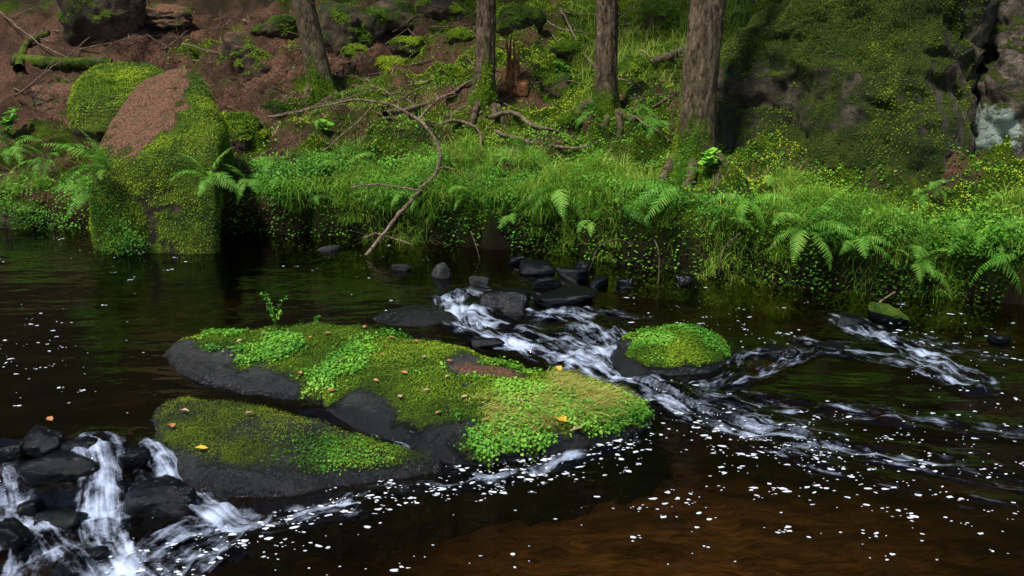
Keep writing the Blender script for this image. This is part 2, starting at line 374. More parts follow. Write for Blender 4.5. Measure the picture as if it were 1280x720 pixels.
# ------------------------------------------------------------------ rocks
_ico={}
def ico(n):
    if n not in _ico:
        bm=bmesh.new(); bmesh.ops.create_icosphere(bm,subdivisions=n,radius=1)
        bm.verts.ensure_lookup_table()
        V=A([v.co[:] for v in bm.verts]); F=A([[v.index for v in f.verts] for f in bm.faces]); bm.free(); _ico[n]=(V,F)
    return _ico[n]
def vnorm(V,F):
    n=np.zeros_like(V); fn=np.cross(V[F[:,1]]-V[F[:,0]],V[F[:,2]]-V[F[:,0]])
    for k in range(F.shape[1]): np.add.at(n,F[:,k],fn)
    return n/(np.linalg.norm(n,axis=1)[:,None]+1e-12)
def rand_rock(c,rad,seed,sub=5,rot=0,p=9,K=12,amp=.09):
    V,F=ico(sub); r=np.random.default_rng(seed)
    N=r.normal(size=(K,3)); N/=np.linalg.norm(N,axis=1)[:,None]; d=r.uniform(.66,1.0,K)
    N=np.vstack([N,np.eye(3),-np.eye(3)]); d=np.concatenate([d,np.ones(6)])
    R=(np.maximum(V@N.T,0)/d)**p; R=R.sum(1)**(-1/p)
    Q=V*R[:,None]; s=seed*1.7
    R2=1+amp*fbm(V[:,0]*1.6+s,V[:,1]*1.6,V[:,2]*1.6,4,seed)+amp*.4*fbm(V[:,0]*7+s,V[:,1]*7,V[:,2]*7,3,seed+9)
    Q=Q*R2[:,None]*A(rad); ca,sa=math.cos(rot),math.sin(rot)
    Q=np.stack([Q[:,0]*ca-Q[:,1]*sa,Q[:,0]*sa+Q[:,1]*ca,Q[:,2]],1)+A(c)
    return Q,F
def hull_rock(pts,seed,sub=6,p=22,amp=.05,fs=1.6,rug=0,carve=()):
    pts=A(pts); c=pts.mean(0); bm=bmesh.new()
    for q in pts: bm.verts.new(q)
    bmesh.ops.convex_hull(bm,input=bm.verts); bm.normal_update()
    N=[];d=[]
    for f in bm.faces:
        n=A(f.normal[:]); dd=float(n@(A(f.verts[0].co[:])-c))
        if dd<0: n=-n; dd=-dd
        if f.calc_area()<1e-5 or dd<1e-3: continue
        if any(float(n@m)>.995 for m in N): continue
        N.append(n); d.append(dd)
    bm.free(); N=A(N); d=A(d); V,F=ico(sub)
    R=(np.maximum(V@N.T,0)/d)**p; R=R.sum(1)**(-1/p); Q=V*R[:,None]+c
    nn=vnorm(Q,F)
    dsp=amp*fbm(Q[:,0]*fs,Q[:,1]*fs,Q[:,2]*fs,4,seed)+amp*.5*fbm(Q[:,0]*fs*4,Q[:,1]*fs*4,Q[:,2]*fs*4,4,seed+3)
    if rug:
        a=np.abs(fbm(Q[:,0]*1.3+.4*Q[:,2],Q[:,1]*1.3,Q[:,2]*2.0,3,seed+11)); dsp-=rug*np.exp(-(a/.14)**2)
        b=np.abs(fbm(Q[:,0]*3.1,Q[:,1]*3.1,Q[:,2]*4.0-Q[:,0]*1.5,3,seed+15)); dsp-=rug*.4*np.exp(-(b/.18)**2)
    Q=Q+nn*dsp[:,None]
    for cp,r,dep in carve:
        e=np.exp(-(np.linalg.norm((Q-A(cp))*[1,.6,1],axis=1)/r)**2.5); Q=Q-nn*(dep*e)[:,None]
    return Q,F
def leafcloud(p,n,size,cv,tilt=(0,.6),wid=.38,lift=.3):
    N=len(p); r=rng.normal(size=(N,3)); t=r-n*(r*n).sum(1)[:,None]; t/=np.linalg.norm(t,axis=1)[:,None]+1e-9
    t=t+n*rng.uniform(tilt[0],tilt[1],N)[:,None]; t/=np.linalg.norm(t,axis=1)[:,None]
    s=np.cross(n,t); s/=np.linalg.norm(s,axis=1)[:,None]+1e-9; S=size[:,None]; b=p+n*(lift*size*rng.random(N))[:,None]
    V=np.stack([b,b+t*S*.5+s*S*wid,b+t*S-n*S*.12,b+t*S*.5-s*S*wid],1).reshape(-1,3)
    F=np.arange(4*N).reshape(N,4); return V,F,np.repeat(cv,4)
def fuzz(name,parent,Q,nn,w,n,size,mat,tilt=(.4,1.6),jit=.012,cvm=.5,wid=.3,lift=.3):
    pr=np.clip(w,0,1)**1.5+1e-9; pr=pr/pr.sum(); idx=rng.choice(len(Q),n,p=pr)
    p=Q[idx]+rng.normal(0,jit,(n,3))*(1-np.abs(nn[idx])*.7); nr=nn[idx]
    cv=np.clip(cvm+.45*fbm(p[:,0]*3.0,p[:,1]*3.0,p[:,2]*3.0,4,91)+rng.normal(0,.14,n),0,1)
    V,F,c=leafcloud(p,nr,size*rng.uniform(.5,1.3,n),cv,tilt,wid,lift)
    o=obj(name,V,F,mat,parent,attrs=dict(cv=c),smooth=False); o['kind']='stuff'
    return o
def finish_rock(name,Q,F,mat,label,cat,mossf,fz=0,group=None,extra=None,fsz=.014,leaf=0,cvm=.5,fm=None):
    nn=vnorm(Q,F); base=A([Q[:,0].mean(),Q[:,1].mean(),Q[:,2].min()])
    m=mossf(Q,nn) if mossf else np.zeros(len(Q))
    at=dict(moss=m)
    if extra: at.update(extra(Q,nn))
    if fz or leaf:
        root=empty(name,base,label,cat,group)
        obj('stone',Q,F,mat,root,attrs=at)
        vis=np.clip((m-.4)*3,0,1)*(nn[:,1]<.45)
        if fz: fuzz('moss_cover',root,Q,nn,vis,fz,fsz,fm or M_moss,cvm=cvm,jit=.008)
        return root
    o=obj(name,Q,F,mat,org=base,attrs=at); return tag(o,label,cat,group)
def upm(lo,hi,k=.3,sc=2.5,seed=3):
    return lambda Q,n: np.clip(sst(lo,hi,n[:,2])*.9+k*fbm(Q[:,0]*sc,Q[:,1]*sc,Q[:,2]*sc,3,seed),0,1)
# big left boulder: a wedge with slanted top
pts=[D(120,335,8.1),D(268,335,8.05),D(114,205,8.3),D(185,205,8.05),D(276,200,8.2),D(278,150,8.9),D(205,80,9.4),D(245,86,9.4),D(145,132,9.1),D(285,200,9.9),D(115,335,9.9),D(285,335,9.9)]
Q,F=hull_rock(pts,5,7,24,.045,1.5,.0)
def bm_(Q,n):
    ex_=Q[:,0]-.10*(Q[:,1]-8.3)+.20*fbm(Q[:,0]*3,Q[:,1]*3,Q[:,2]*3,4,9)
    a=1.05*sst(-3.10,-2.84,ex_)*sst(-.35,.25,n[:,2])
    side=.85*sst(.25,.7,Q[:,2])*sst(.1,.9,n[:,0])
    low=.85*np.exp(-((Q[:,2]-.25)/.35)**2)*sst(-2.85,-3.15,Q[:,0])
    edge=.80*np.exp(-((Q[:,2]-.70)/.24)**2)*sst(-.1,-.6,n[:,1])
    return np.clip(np.maximum.reduce([a,side,low,edge])+.28*fbm(Q[:,0]*4,Q[:,1]*4,Q[:,2]*4,4,4),0,1)
def bl_(Q,n): return dict(litter=sst(.1,.45,n[:,2])*.9+.16*fbm(Q[:,0]*4,Q[:,1]*4,0,3,44),wet=sst(.25,.05,Q[:,2])*.8)
finish_rock('mossy_boulder',Q,F,M_sand,'tall blocky boulder at the water edge, brown needles on top, moss down its right edge','boulder',bm_,42000,extra=bl_,fsz=.012,cvm=.66)
pts=[D(84,165,9.2),D(120,182,9.0),D(86,120,9.5),D(108,92,10),D(150,70,10.4),D(205,74,10.3),D(216,100,9.8),D(200,150,9.6),D(90,170,10.6),D(215,160,10.6)]
Q,F=hull_rock(pts,8,6,7,.07,1.6,.02)
finish_rock('mossy_boulder',Q,F,M_sand,'rounded green mossy boulder leaning behind the tall blocky boulder','boulder',upm(-.5,.25,.4),26000,fsz=.012,cvm=.45)
# huge right rock
pts=[D(893,225,9.0),D(885,95,9.3),D(925,44,9.7),D(995,-10,9.9),D(1120,-130,9.8),D(1140,310,7.7),D(1140,140,8.0),D(1160,0,8.4),D(1180,-140,8.8),D(1030,285,8.1),
     D(1225,310,7.9),D(1232,100,8.3),D(1235,-150,8.9),D(895,200,11.5),D(1000,0,11.5),D(1240,-150,11.5),D(1240,250,11.5)]
Q,F=hull_rock(pts,21,7,24,.15,.95,.07,[(D(1200,215,8.0),.13,.12)])
def rm_(Q,n):
    a=sst(.50,.05,n[:,0]+.15*fbm(Q[:,0]*1.4,Q[:,1]*1.4,Q[:,2]*1.4,2,19))
    return np.clip(.12+a*.46+.50*fbm(Q[:,0]*1.6,Q[:,1]*1.6,Q[:,2]*1.6,5,14)+.35*sst(.2,.8,n[:,2])+.25*sst(1.5,2.2,Q[:,2])*(1-.5*a),0,1)
finish_rock('rock_outcrop',Q,F,M_crag,'huge mossy sandstone outcrop filling the upper right bank','rock',rm_,75000,fsz=.014,
   extra=lambda Q,n:dict(lichen=.30*np.exp(-((Q[:,2]-1.7)/.7)**2)*sst(.2,.6,n[:,0]),litter=.12+.30*fbm(Q[:,0]*2,Q[:,1]*2,Q[:,2]*2,3,77)),cvm=.55,fm=M_dmoss)
pts=[D(1205,270,8.9),D(1208,110,9.2),D(1215,60,9.3),D(1240,-30,9.1),D(1215,250,8.15),D(1220,150,8.25),D(1250,110,8.2),D(1330,100,8.1),D(1340,280,7.8),D(1262,285,7.9),D(1290,-120,9.0),D(1500,-100,9.3),D(1500,280,8.5),D(1500,0,11),D(1200,0,11),D(1500,280,11),D(1200,260,11)]
Q,F=hull_rock(pts,31,7,14,.10,2.0,.07,[(D(1240,232,8.1),.13,.15),(D(1225,80,8.7),.14,.18),(D(1280,70,8.5),.14,.15)])
lc=D(1250,165,8.15)
def lich(Q,n): return dict(lichen=np.clip(1.0*np.exp(-((Q[:,0]-lc[0])/.24)**2-((Q[:,2]-lc[2])/.26)**2),0,1))
finish_rock('rock_outcrop',Q,F,M_crag,'dark hollowed sandstone face with a pale blue green lichen patch at the right edge','rock',upm(.1,.8,.55),6000,extra=lich,fsz=.013,cvm=.4,fm=M_dmoss)
# ------------------------------------------------------------------ slab rocks in stream
def slab(name,poly,H,label,edge,seed,mossf,step=.0105,ped=.022,grow=.02):
    pl=[P(a,b,c)[:2] for a,b,c in poly]; pl=A(smoothpath(pl+[pl[0]],len(pl)*6))[:-1]
    x0,y0=pl.min(0)-.15; x1,y1=pl.max(0)+.15
    gx=np.arange(x0,x1,step); gy=np.arange(y0,y1,step); X,Y=np.meshgrid(gx,gy); x=X.ravel(); y=Y.ravel()
    d,u,v=polyd(x,y,list(map(tuple,pl))+[tuple(pl[0])])
    ins=np.zeros(x.shape,bool); n=len(pl)
    for i in range(n):
        a=pl[i]; b=pl[(i+1)%n]; c=((a[1]>y)!=(b[1]>y))&(x<(b[0]-a[0])*(y-a[1])/(b[1]-a[1]+1e-12)+a[0]); ins^=c
    sd=np.where(ins,d,-d)+grow+ped*fbm(x*5,y*5,0,4,seed)+ped*.4*fbm(x*17,y*17,0,3,seed+7)
    h=H(x,y)*(.68+.32*sst(0,.5,sd))+.020*fbm(x*3,y*3,0,4,seed+2)+.010*fbm(x*11,y*11,0,4,seed+4)
    q=np.clip(sd/edge,0,1); prof=np.sqrt(1-(1-q)**2)
    z=-.03+(h+.03)*prof - np.clip(-sd,0,1)*3.2
    keep=sd>-.11; F=gridF(len(gx),len(gy)); F=F[keep[F].all(1)]
    used=np.unique(F); mp=-np.ones(len(x),int); mp[used]=np.arange(len(used)); F=mp[F]
    x,y,z,sd=x[used],y[used],z[used],sd[used]; Q=np.stack([x,y,z],1)
    nn=vnorm(Q,F); m,at=mossf(x,y,z,sd,nn); at['moss']=m
    base=A([x.mean(),y.mean(),-.3]); root=empty(name,base,label,'rock'); obj('stone',Q,F,M_stone,root,attrs=at)
    return root,Q,F,nn,m,sd,at
mainpoly=[(198,442,.05),(238,420,.06),(300,408,.08),(360,403,.10),(430,401,.12),(500,408,.13),(560,424,.13),(640,444,.13),(710,462,.11),(765,482,.08),(806,510,.04),(806,530,.01),(765,550,0),(700,566,0),(640,577,0),(590,581,0),(548,572,0),(500,552,0),(450,535,0),(390,517,0),(330,503,.01),(270,488,.02),(220,467,.04)]
c1=P(600,470,.15); fl=[tuple(P(a,b,0)[:2]) for a,b in [(182,438),(220,467),(270,490),(330,505),(390,519),(450,537),(500,554),(560,588)]]
def Hm(x,y): return .115+.035*sst(-1.6,-.2,x)+.02*sst(4.3,5.6,y)
pat=P(612,466,.13)
def mm_(x,y,z,sd,n):
    df,_,_=polyd(x,y,fl)
    m=.92*sst(-.05,.24,df+.16*fbm(x*4,y*4,0,5,6))*sst(-.02,.06,sd+.03*fbm(x*7,y*7,0,3,8))
    m=m-.35*sst(-.9,-1.6,x)*sst(.35,.0,df)
    m=m-1.15*np.exp(-(((x-pat[0])/.20)**2+((y-pat[1])/.12)**2)**2)
    m=m-1.0*np.clip(fbm(x*3.8,y*3.8,0,5,99)-.25,0,1)
    m=m+.16*fbm(x*9,y*9,0,4,7)
    return np.clip(m,0,1),dict(wet=np.clip(sst(.24,.05,df)*.8+sst(.07,.02,sd),0,1),litter=.26+.42*np.exp(-((x-pat[0])/.26)**2-((y-pat[1])/.18)**2))
root,Q,F,nn,m,sd,at=slab('mossy_rock',mainpoly,Hm,'largest rock in the stream, a long flat slab carpeted with bright moss and leaves',.17,50,mm_)
w=np.clip((m-.38)*2.0,0,1)*sst(.0,.04,Q[:,2])
fuzz('moss_cover',root,Q,nn,w,105000,.0085,M_moss,jit=.009,cvm=.60)
cl=sst(.02,.42,fbm(Q[:,0]*4.6,Q[:,1]*4.6,0,5,101)+.40*sst(.40,.1,sd)*sst(-.9,-.3,Q[:,0]-c1[0])*sst(c1[1]+.1,c1[1]-.4,Q[:,1])+.2*sst(c1[0]-.3,c1[0]-1.4,Q[:,0]))
fuzz('small_leaves',root,Q,nn,np.clip(w*1.5,0,1)*cl,17000,.0165,M_clover,(0,.9),.016,cvm=.52,wid=.42,lift=1.3)
mainQ,mainF=Q,F
def blades(base,az,L,th0,th1,wd,cv,lv=4):
    N=len(base); V=np.zeros((N,lv+1,2,3)); p=base.copy(); d=np.stack([np.cos(az),np.sin(az)],1); s=np.stack([-np.sin(az),np.cos(az),np.zeros(N)],1)
    for k in range(lv+1):
        f=k/lv; wv=(wd*(1-f**1.6)+.0003)[:,None]
        V[:,k,0]=p-s*wv*.5; V[:,k,1]=p+s*wv*.5
        th=th0+(th1-th0)*f; st=(L/lv)
        p=p+np.concatenate([d*(np.sin(th)*st)[:,None],(np.cos(th)*st)[:,None]],1)
    b=(np.arange(N)*(lv+1)*2)[:,None]
    F=np.concatenate([np.stack([b[:,0]+2*k,b[:,0]+2*k+1,b[:,0]+2*k+3,b[:,0]+2*k+2],1) for k in range(lv)])
    return V.reshape(-1,3),F,np.repeat(cv,(lv+1)*2)
wr=w*sst(-.55,.4,Q[:,0]-c1[0])*sst(-.1,.4,fbm(Q[:,0]*2.5,Q[:,1]*2.5,0,3,111)+.3*sst(.1,.6,Q[:,0]-c1[0]))*sst(.04,.2,sd)+1e-9
n=6000; idx=rng.choice(len(Q),n,p=wr/wr.sum())
V,F2,c=blades(Q[idx]+rng.normal(0,.01,(n,3))*[1,1,.2]+[0,0,.008],rng.normal(-.5,.8,n),rng.uniform(.02,.10,n),rng.uniform(1.1,1.5,n),rng.uniform(1.4,1.8,n),np.full(n,.0024),np.clip(rng.normal(.6,.25,n),0,1),3)
obj('dry_grass',V,F2,M_straw,root,attrs=dict(cv=c),smooth=False)
lowpoly=[(170,532,0.02),(188,506,.04),(240,492,.05),(310,497,.06),(380,515,.06),(440,536,.05),(500,558,.02),(556,584,0),(515,596,0),(450,603,0),(390,608,0),(320,606,0),(250,597,0),(192,572,0)]
lg=P(425,568,.07)
def ml_(x,y,z,sd,n):
    m=.50*sst(.0,.12,sd)+.22*np.exp(-((x-lg[0])/.45)**2-((y-lg[1])/.18)**2)+.10*sst(.14,.04,sd)*sst(lg[0]-.5,lg[0],x)+.24*fbm(x*5,y*5,0,5,17)
    return np.clip(m,0,1),dict(wet=.25+.65*sst(.12,.02,sd))
root2,Q2,F2_,nn2,m2,sd2,_=slab('mossy_rock',lowpoly,lambda x,y:.105+.02*sst(-1.5,-1.0,x),'lower flat grey rock with thin patchy moss, in front of the long mossy slab',.22,70,ml_,grow=.012)
w2=np.clip((m2-.30)*1.6,0,1)
fuzz('moss_cover',root2,Q2,nn2,w2,30000,.006,M_dmoss,jit=.012,cvm=.50)
fuzz('small_leaves',root2,Q2,nn2,w2*sst(.4,.05,np.hypot(Q2[:,0]-lg[0],Q2[:,1]-lg[1])),1500,.014,M_clover,(0,.6),.012,cvm=.42,lift=.8)
dp_=[(762,430,.04),(775,412,.08),(815,404,.10),(865,405,.10),(900,416,.08),(914,435,.04),(905,456,0),(870,468,0),(820,468,0),(780,460,0),(764,446,0)]
def md_(x,y,z,sd,n):
    return np.clip(.98*sst(.0,.09,sd)-.5*np.clip(fbm(x*5,y*5,0,3,28)-.3,0,1)+.15*fbm(x*6,y*6,0,3,27)-.9*sst(P(786,440)[0]+.05,P(786,440)[0]-.05,x+.05*fbm(x*9,y*9,0,2,1)),0,1),dict(wet=sst(.2,.05,sd))
root3,Q3,F3,nn3,m3,sd3,_=slab('mossy_rock',dp_,lambda x,y:.11+.04*np.exp(-((x-P(845,430)[0])/.25)**2),'small domed rock capped with green moss beyond the right end of the long slab',.28,80,md_)
w3=np.clip((m3-.4)*3,0,1)*(Q3[:,2]>.0)
fuzz('moss_cover',root3,Q3,nn3,w3,24000,.011,M_moss,jit=.008,cvm=.55); fuzz('small_leaves',root3,Q3,nn3,w3*sst(-.3,.3,fbm(Q3[:,0]*6,Q3[:,1]*6,0,3,31)),5500,.016,M_clover,(0,.9),.012,cvm=.55,lift=1.2)
dk=[(440,392,.05),(480,376,.1),(530,370,.1),(568,378,.1),(575,395,.05),(560,412,.02),(510,414,.02),(460,408,.02)]
r4,*_=slab('wet_ledge',dk,lambda x,y:.085+0*x,'smooth black wet ledge rising just behind the long mossy slab',.2,90,lambda x,y,z,sd,n:(np.zeros(len(x)),dict(wet=np.ones(len(x)))),.016)
ST=[(72,610,92,48,0,'largest glossy black stone in the white water at the lower left'),
(196,646,94,40,.0,'black angular stone between two white chutes at the lower left'),
(48,566,60,30,0,'wet black stone at the lip of the lower left cascade'),
(8,578,38,32,0,'black stone at the left picture edge on the cascade lip'),
(98,564,44,18,0,'low black stone right of the lip stone on the cascade'),
(68,660,54,24,0,'half covered dark stone in foam under the largest cascade stone'),
(14,686,50,36,0,'dark wet stone in the bottom left corner'),
(166,580,34,18,0,'small dark stone where the right chute begins'),
(552,346,22,28,0,'upright grey stone standing alone in the far pool'),
(599,356,22,15,0,'small tilted grey stone right of the upright grey stone'),
(500,338,24,11,0,'flat pale stone near the crooked stick in the far pool'),
(630,386,58,26,0,'black wedge stone at the head of the middle rapid'),
(668,342,46,20,0,'dark stone under the bank above the middle rapid'),
(684,360,40,17,0,'dark stone in the cluster above the middle rapid, front centre'),
(716,350,34,17,0,'dark stone right of centre in the cluster below the bank'),
(700,382,78,17,0,'broad black stone right of the wedge stone'),
(748,358,26,14,0,'small round dark stone right of the cluster'),
(782,358,20,12,0,'rightmost small pebble of the cluster beneath the bank'),
(645,330,22,12,0,'leftmost small stone of the cluster under the bank'),
(730,336,22,12,0,'small stone tucked against the bank behind the cluster'),
(1116,402,46,26,.3,'dull greenish stone under drooping ferns at the right bank'),
(1068,408,40,14,0,'low black stone at the head of the right rapid'),
(1255,428,26,10,.0,'dark stone alone in the water near the right edge'),
(978,444,46,12,0,'dark stone in the small rapid right of the domed mossy rock'),
(925,448,26,10,0,'dark stone touching the right side of the domed mossy rock'),
(1040,440,34,8,0,'low dark stone between the two strands of the right rapid'),
(410,314,26,9,0,'thin pale stone near the bank left of the crooked stick'),
(860,352,30,12,0,'dark stone below the bank above the domed mossy rock'),
(608,432,40,10,0,'black stone washed by the rapid along the back of the long slab'),
(148,612,26,14,0,'little black stone in the foam between the cascade stones'),
(112,700,36,14,0,'flat dark stone in the foam at the bottom left'),
(36,640,30,16,0,'little black stone left of the half covered cascade stone')]
for i,(px,py,w_,h_,ms,lb) in enumerate(ST):
    p=Wat(px,py); dpt=p[1]*cc+(CZ-p[2])*ss; sx=w_*dpt/FP/2; sz=h_*dpt/FP*.62
    Q,F=rand_rock((p[0],p[1]+sx*.55,p[2]+sz*.0),(sx*1.1,max(sx*.75,sz*.8),sz*1.2),100+i,5 if w_>30 else 4,random.uniform(-.5,.5),8,8,.10)
    o=finish_rock('stream_stone',Q,F,M_stone if i in (8,9,10,26) else M_wet,lb,'stone',upm(.0,.6,.3) if ms else None,0,group='wet stones in the stream',extra=(lambda v:(lambda Q,n:dict(wet=np.full(len(Q),v))))(.35 if i in (8,9,10,26) else .95),fsz=.012)
GS=[(305,92,104,64,.35,.6,'broad brown boulder on the needle slope left of the leaning trunk'),
(298,186,60,54,.6,0,'dark round mossy stone close behind the tall blocky boulder'),
(512,62,46,24,.8,0,'mossy stone on the slope between the first two trunks, upper one'),
(438,70,50,24,.9,0,'bright moss cushion stone just right of the leaning trunk'),
(425,58,120,84,.45,0,'dark boulder behind the leaning trunk at the top'),
(490,36,90,56,.40,.1,'dark mossy boulder at the top between the leaning trunk and second trunk'),
(120,46,96,74,.6,.2,'mossy boulder cut off by the top edge at the upper left'),
(712,160,28,24,1,0,'small round moss ball left of the third trunk foot'),
(690,116,66,44,.8,0,'mossy mound stone right of the splintered stump'),
(487,84,38,18,.8,0,'low mossy stone midway between the first two trunks'),
(645,34,66,38,.7,0,'mossy boulder at the top just right of the second trunk'),
(830,28,62,34,.9,0,'green mossy boulder at the top between third and fourth trunks'),
(560,100,42,24,.7,.3,'mossy stone just left of the second trunk'),
(800,90,52,24,.8,0,'low mossy stone between the third and fourth trunks'),
(548,24,70,38,.35,.3,'dark overhanging boulder at the top just left of the second trunk'),
(22,292,110,48,.75,0,'mossy stone on the waterline at the left edge'),
(205,30,70,28,.2,.8,'needle covered boulder at the top right of the upper left boulder'),
(350,40,60,30,.5,.5,'brown stone left of the leaning trunk near the top'),
(575,50,30,18,.8,0,'little mossy stone left of the second trunk near the top'),
(710,70,50,24,.8,0,'mossy stone just left of the third trunk'),
(345,140,34,18,.6,.4,'small brownish stone below the leaning trunk'),
(60,130,60,30,.3,.7,'needle covered stone left of the rounded green boulder')]
for i,(px,py,w_,h_,ms,lt,lb) in enumerate(GS):
    p,dpt=hit(px,py); sx=w_*dpt/FP/2; sz=h_*dpt/FP*.7
    Q,F=rand_rock((p[0],p[1]+sx*.5,p[2]+sz*.22),(sx*1.08,sx*.9,sz*.95),300+i,5,random.uniform(-.6,.6),7,10,.15)
    finish_rock('mossy_stone',Q,F,M_sand,lb,'stone',(lambda k:(lambda Q,n:np.clip(k*(sst(-.3,.4,n[:,2])+.15)+.35*fbm(Q[:,0]*4,Q[:,1]*4,Q[:,2]*4,3,5),0,1)))(ms),6000 if ms>.3 else 1200,group='stones on the slope',extra=(lambda k:(lambda Q,n:dict(litter=k*sst(.0,.5,n[:,2]))))(lt),fsz=.015,cvm=.55)
# ------------------------------------------------------------------ trees
def tree(px,py,tx,ty,wpx,label,seed,mossdir):
    b,dp=hit(px,py); r0=wpx*dp/FP/2; b=b+A([0,r0*.6,0]); top=D(tx,ty,b[1]+.05); ln=(top-b)/(top[2]-b[2])
    root=empty('spruce_tree',b-A([0,0,.05]),label,'tree','spruce trees on the bank')
    zs=np.concatenate([np.arange(-.35,2.2,.02),np.arange(2.2,13,.15)]); seg=80; a=np.arange(seg)*2*math.pi/seg
    Z,AA=np.meshgrid(zs,a,indexing='ij'); k=5; r=np.random.default_rng(seed); ph=r.uniform(0,6)
    zz=np.maximum(Z,-.1)
    flare=.55*np.exp(-(zz+.1)/.16)*(1+.7*np.cos(k*AA+ph+.8*np.sin(2*AA)))+.10*np.exp(-zz/.6)
    R=r0*(np.clip(1-Z/15,.12,1.1)+flare+.06*fbm(np.cos(AA)*1.5,np.sin(AA)*1.5,Z*1.2,3,seed)+.045*fbm(np.cos(AA)*8,np.sin(AA)*8,Z*5,4,seed+1))
    bend=.06*np.sin(Z*.9+ph)*np.clip(Z,0,1)
    V=np.stack([b[0]+ln[0]*Z+bend+R*np.cos(AA),b[1]+ln[1]*Z+R*np.sin(AA),b[2]+Z],-1).reshape(-1,3)
    n=len(zs); I=np.arange(n*seg).reshape(n,seg); J=np.roll(I,-1,axis=1)
    F=np.stack([I[:-1],J[:-1],J[1:],I[1:]],-1).reshape(-1,4)
    m=np.clip(1.1*np.exp(-np.maximum(Z,0)/.38)*(.75+.4*np.cos(AA-mossdir))+.25*fbm(np.cos(AA)*2,np.sin(AA)*2,Z*3,3,seed+5),0,1).ravel()
    obj('trunk',V,F,M_bark,root,attrs=dict(moss=m))
    nn=vnorm(V,F); fuzz('moss_foot',root,V,nn,np.clip((m-.45)*3,0,1)*(V[:,2]<b[2]+.8),4000,.014,M_moss,cvm=.5,jit=.006)
    for j in range(4):
        az=-math.pi/2+ (j-1.5)*.9+r.uniform(-.3,.3); L=r.uniform(.35,.8); q=[]
        for f in np.linspace(0,1,9):
            rr=r0*.7+L*f; aa=az+.4*math.sin(f*3+j); X_=b[0]+rr*math.cos(aa); Y_=b[1]+rr*math.sin(aa); q.append(A([X_,Y_,T(A([X_]),A([Y_]))[0]+.07*(1-f)**3-.03*f]))
        v,f=tubeVF(smoothpath(q,24),np.linspace(r0*.36,.02,24),8); obj('root',v,f,M_bark,root,attrs=dict(moss=np.clip(.42+.4*fbm(v[:,0]*5,v[:,1]*5,0,2,5),0,1)))
    pp=[]
    for j in range(34):
        z=r.uniform(6.8,12.6); az=r.uniform(0,6.28); L=(1.9*(1-(z-6.8)/7.2)+.3)
        s=b+A([ln[0]*z,ln[1]*z,z]); ps=[s+A([math.cos(az)*L*f,math.sin(az)*L*f,-.35*L*f*f]) for f in np.linspace(0,1,6)]
        v,f=tubeVF(ps,np.linspace(.025,.005,6),6); obj('limb',v,f,M_bark,root)
        f=r.random((60,1))**.8; q=s+np.concatenate([math.cos(az)*L*f,math.sin(az)*L*f,-.35*L*f*f],1)+r.normal(0,.13,(60,3)); pp.append(q)
    pp=np.concatenate(pp); nr=rng.normal(0,.4,pp.shape)+[0,0,1]; nr/=np.linalg.norm(nr,axis=1)[:,None]
    V,F,c=leafcloud(pp,nr,rng.uniform(.12,.28,len(pp)),rng.random(len(pp)),(-.5,.3),.25)
    obj('crown',V,F,M_spruce,root,attrs=dict(cv=c),smooth=False)
    for j in range(3):
        z=r.uniform(.5,2.0); az=r.uniform(3.3,6.1); s=b+A([ln[0]*z,ln[1]*z,z]); L=r.uniform(.12,.3)
        v,f=tubeVF([s+A([math.cos(az)*L*q,math.sin(az)*L*q,-.25*L*q]) for q in np.linspace(.0,1,5)],np.linspace(.007,.002,5),5)
        obj('dead_twig',v,f,M_bark,root)
    return b,r0
tree(402,122,384,0,28,'slender leaning spruce trunk, first from the left',1,4.5)
tree(603,132,603,0,25,'straight thin spruce trunk with mossy foot beside the splintered stump, second from the left',2,4.7)
tree(758,148,751,0,28,'dark spruce trunk with flared foot, third from the left',3,4.0)
tree(872,205,880,0,44,'thickest spruce trunk, nearest the water beside the huge outcrop',4,3.5)
# ------------------------------------------------------------------ branches, logs, stump
def branch(name,pts,r0,r1,label,mat=M_dead,cat='branch',moss=0,n=40,wob=.012,seg=9,lift=.02,twigs=0,group=None):
    W3=[]
    for q in pts:
        if len(q)==3: W3.append(D(*q))
        else: W3.append(hit(*q)[0]+A([0,0,lift]))
    pth=smoothpath(W3,n); pth=pth+wob*np.stack([fbm(pth[:,0]*5,pth[:,1]*5,pth[:,2]*5,2,s) for s in (3,4,5)],1)
    rad=np.linspace(r0,r1,n)*(1+.15*fbm(np.arange(n)*.5,0,0,2,6))
    V,F=tubeVF(pth,rad,seg); V=V+ (r0*.12)*fbm(V[:,0]*40,V[:,1]*40,V[:,2]*40,2,7)[:,None]
    base=pth[0]
    if twigs:
        root=empty(name,base,label,cat,group); obj('stem',V,F,mat,root,attrs=dict(moss=np.full(len(V),moss)))
        for j in range(twigs):
            i=random.randrange(n//5,n-3); s=pth[i]; dv=A([random.uniform(-1,1),random.uniform(-.4,.4),random.uniform(-.1,.9)]); dv/=np.linalg.norm(dv); L=random.uniform(.1,.35)
            v,f=tubeVF(smoothpath([s,s+dv*L*.5+A([0,0,.02]),s+dv*L],7),np.linspace(r1*.9,r1*.25,7),5); obj('twig',v,f,mat,root)
        return root
    o=obj(name,V,F,mat,org=base,attrs=dict(moss=np.full(len(V),moss))); return tag(o,label,cat,group)
branch('fallen_branch',[(335,146,9.6),(390,136,9.4),(440,126,9.2),(492,133,9.0),(530,158,8.8),(549,188,8.6),(545,214,8.5),(526,236,8.4)],.009,.017,'long pale branch arching over the ferns right of the leaning trunk',twigs=2)
branch('fallen_branch',[(528,236,8.45),(505,262,8.2),(480,290,8.0),(457,320,7.9)],.017,.014,'crooked stick dipping from the bank down into the water')
branch('fallen_branch',[(402,190,9.0),(425,170,9.1),(450,150,9.2),(470,128,9.5)],.010,.006,'thin stick crossing under the arching pale branch')
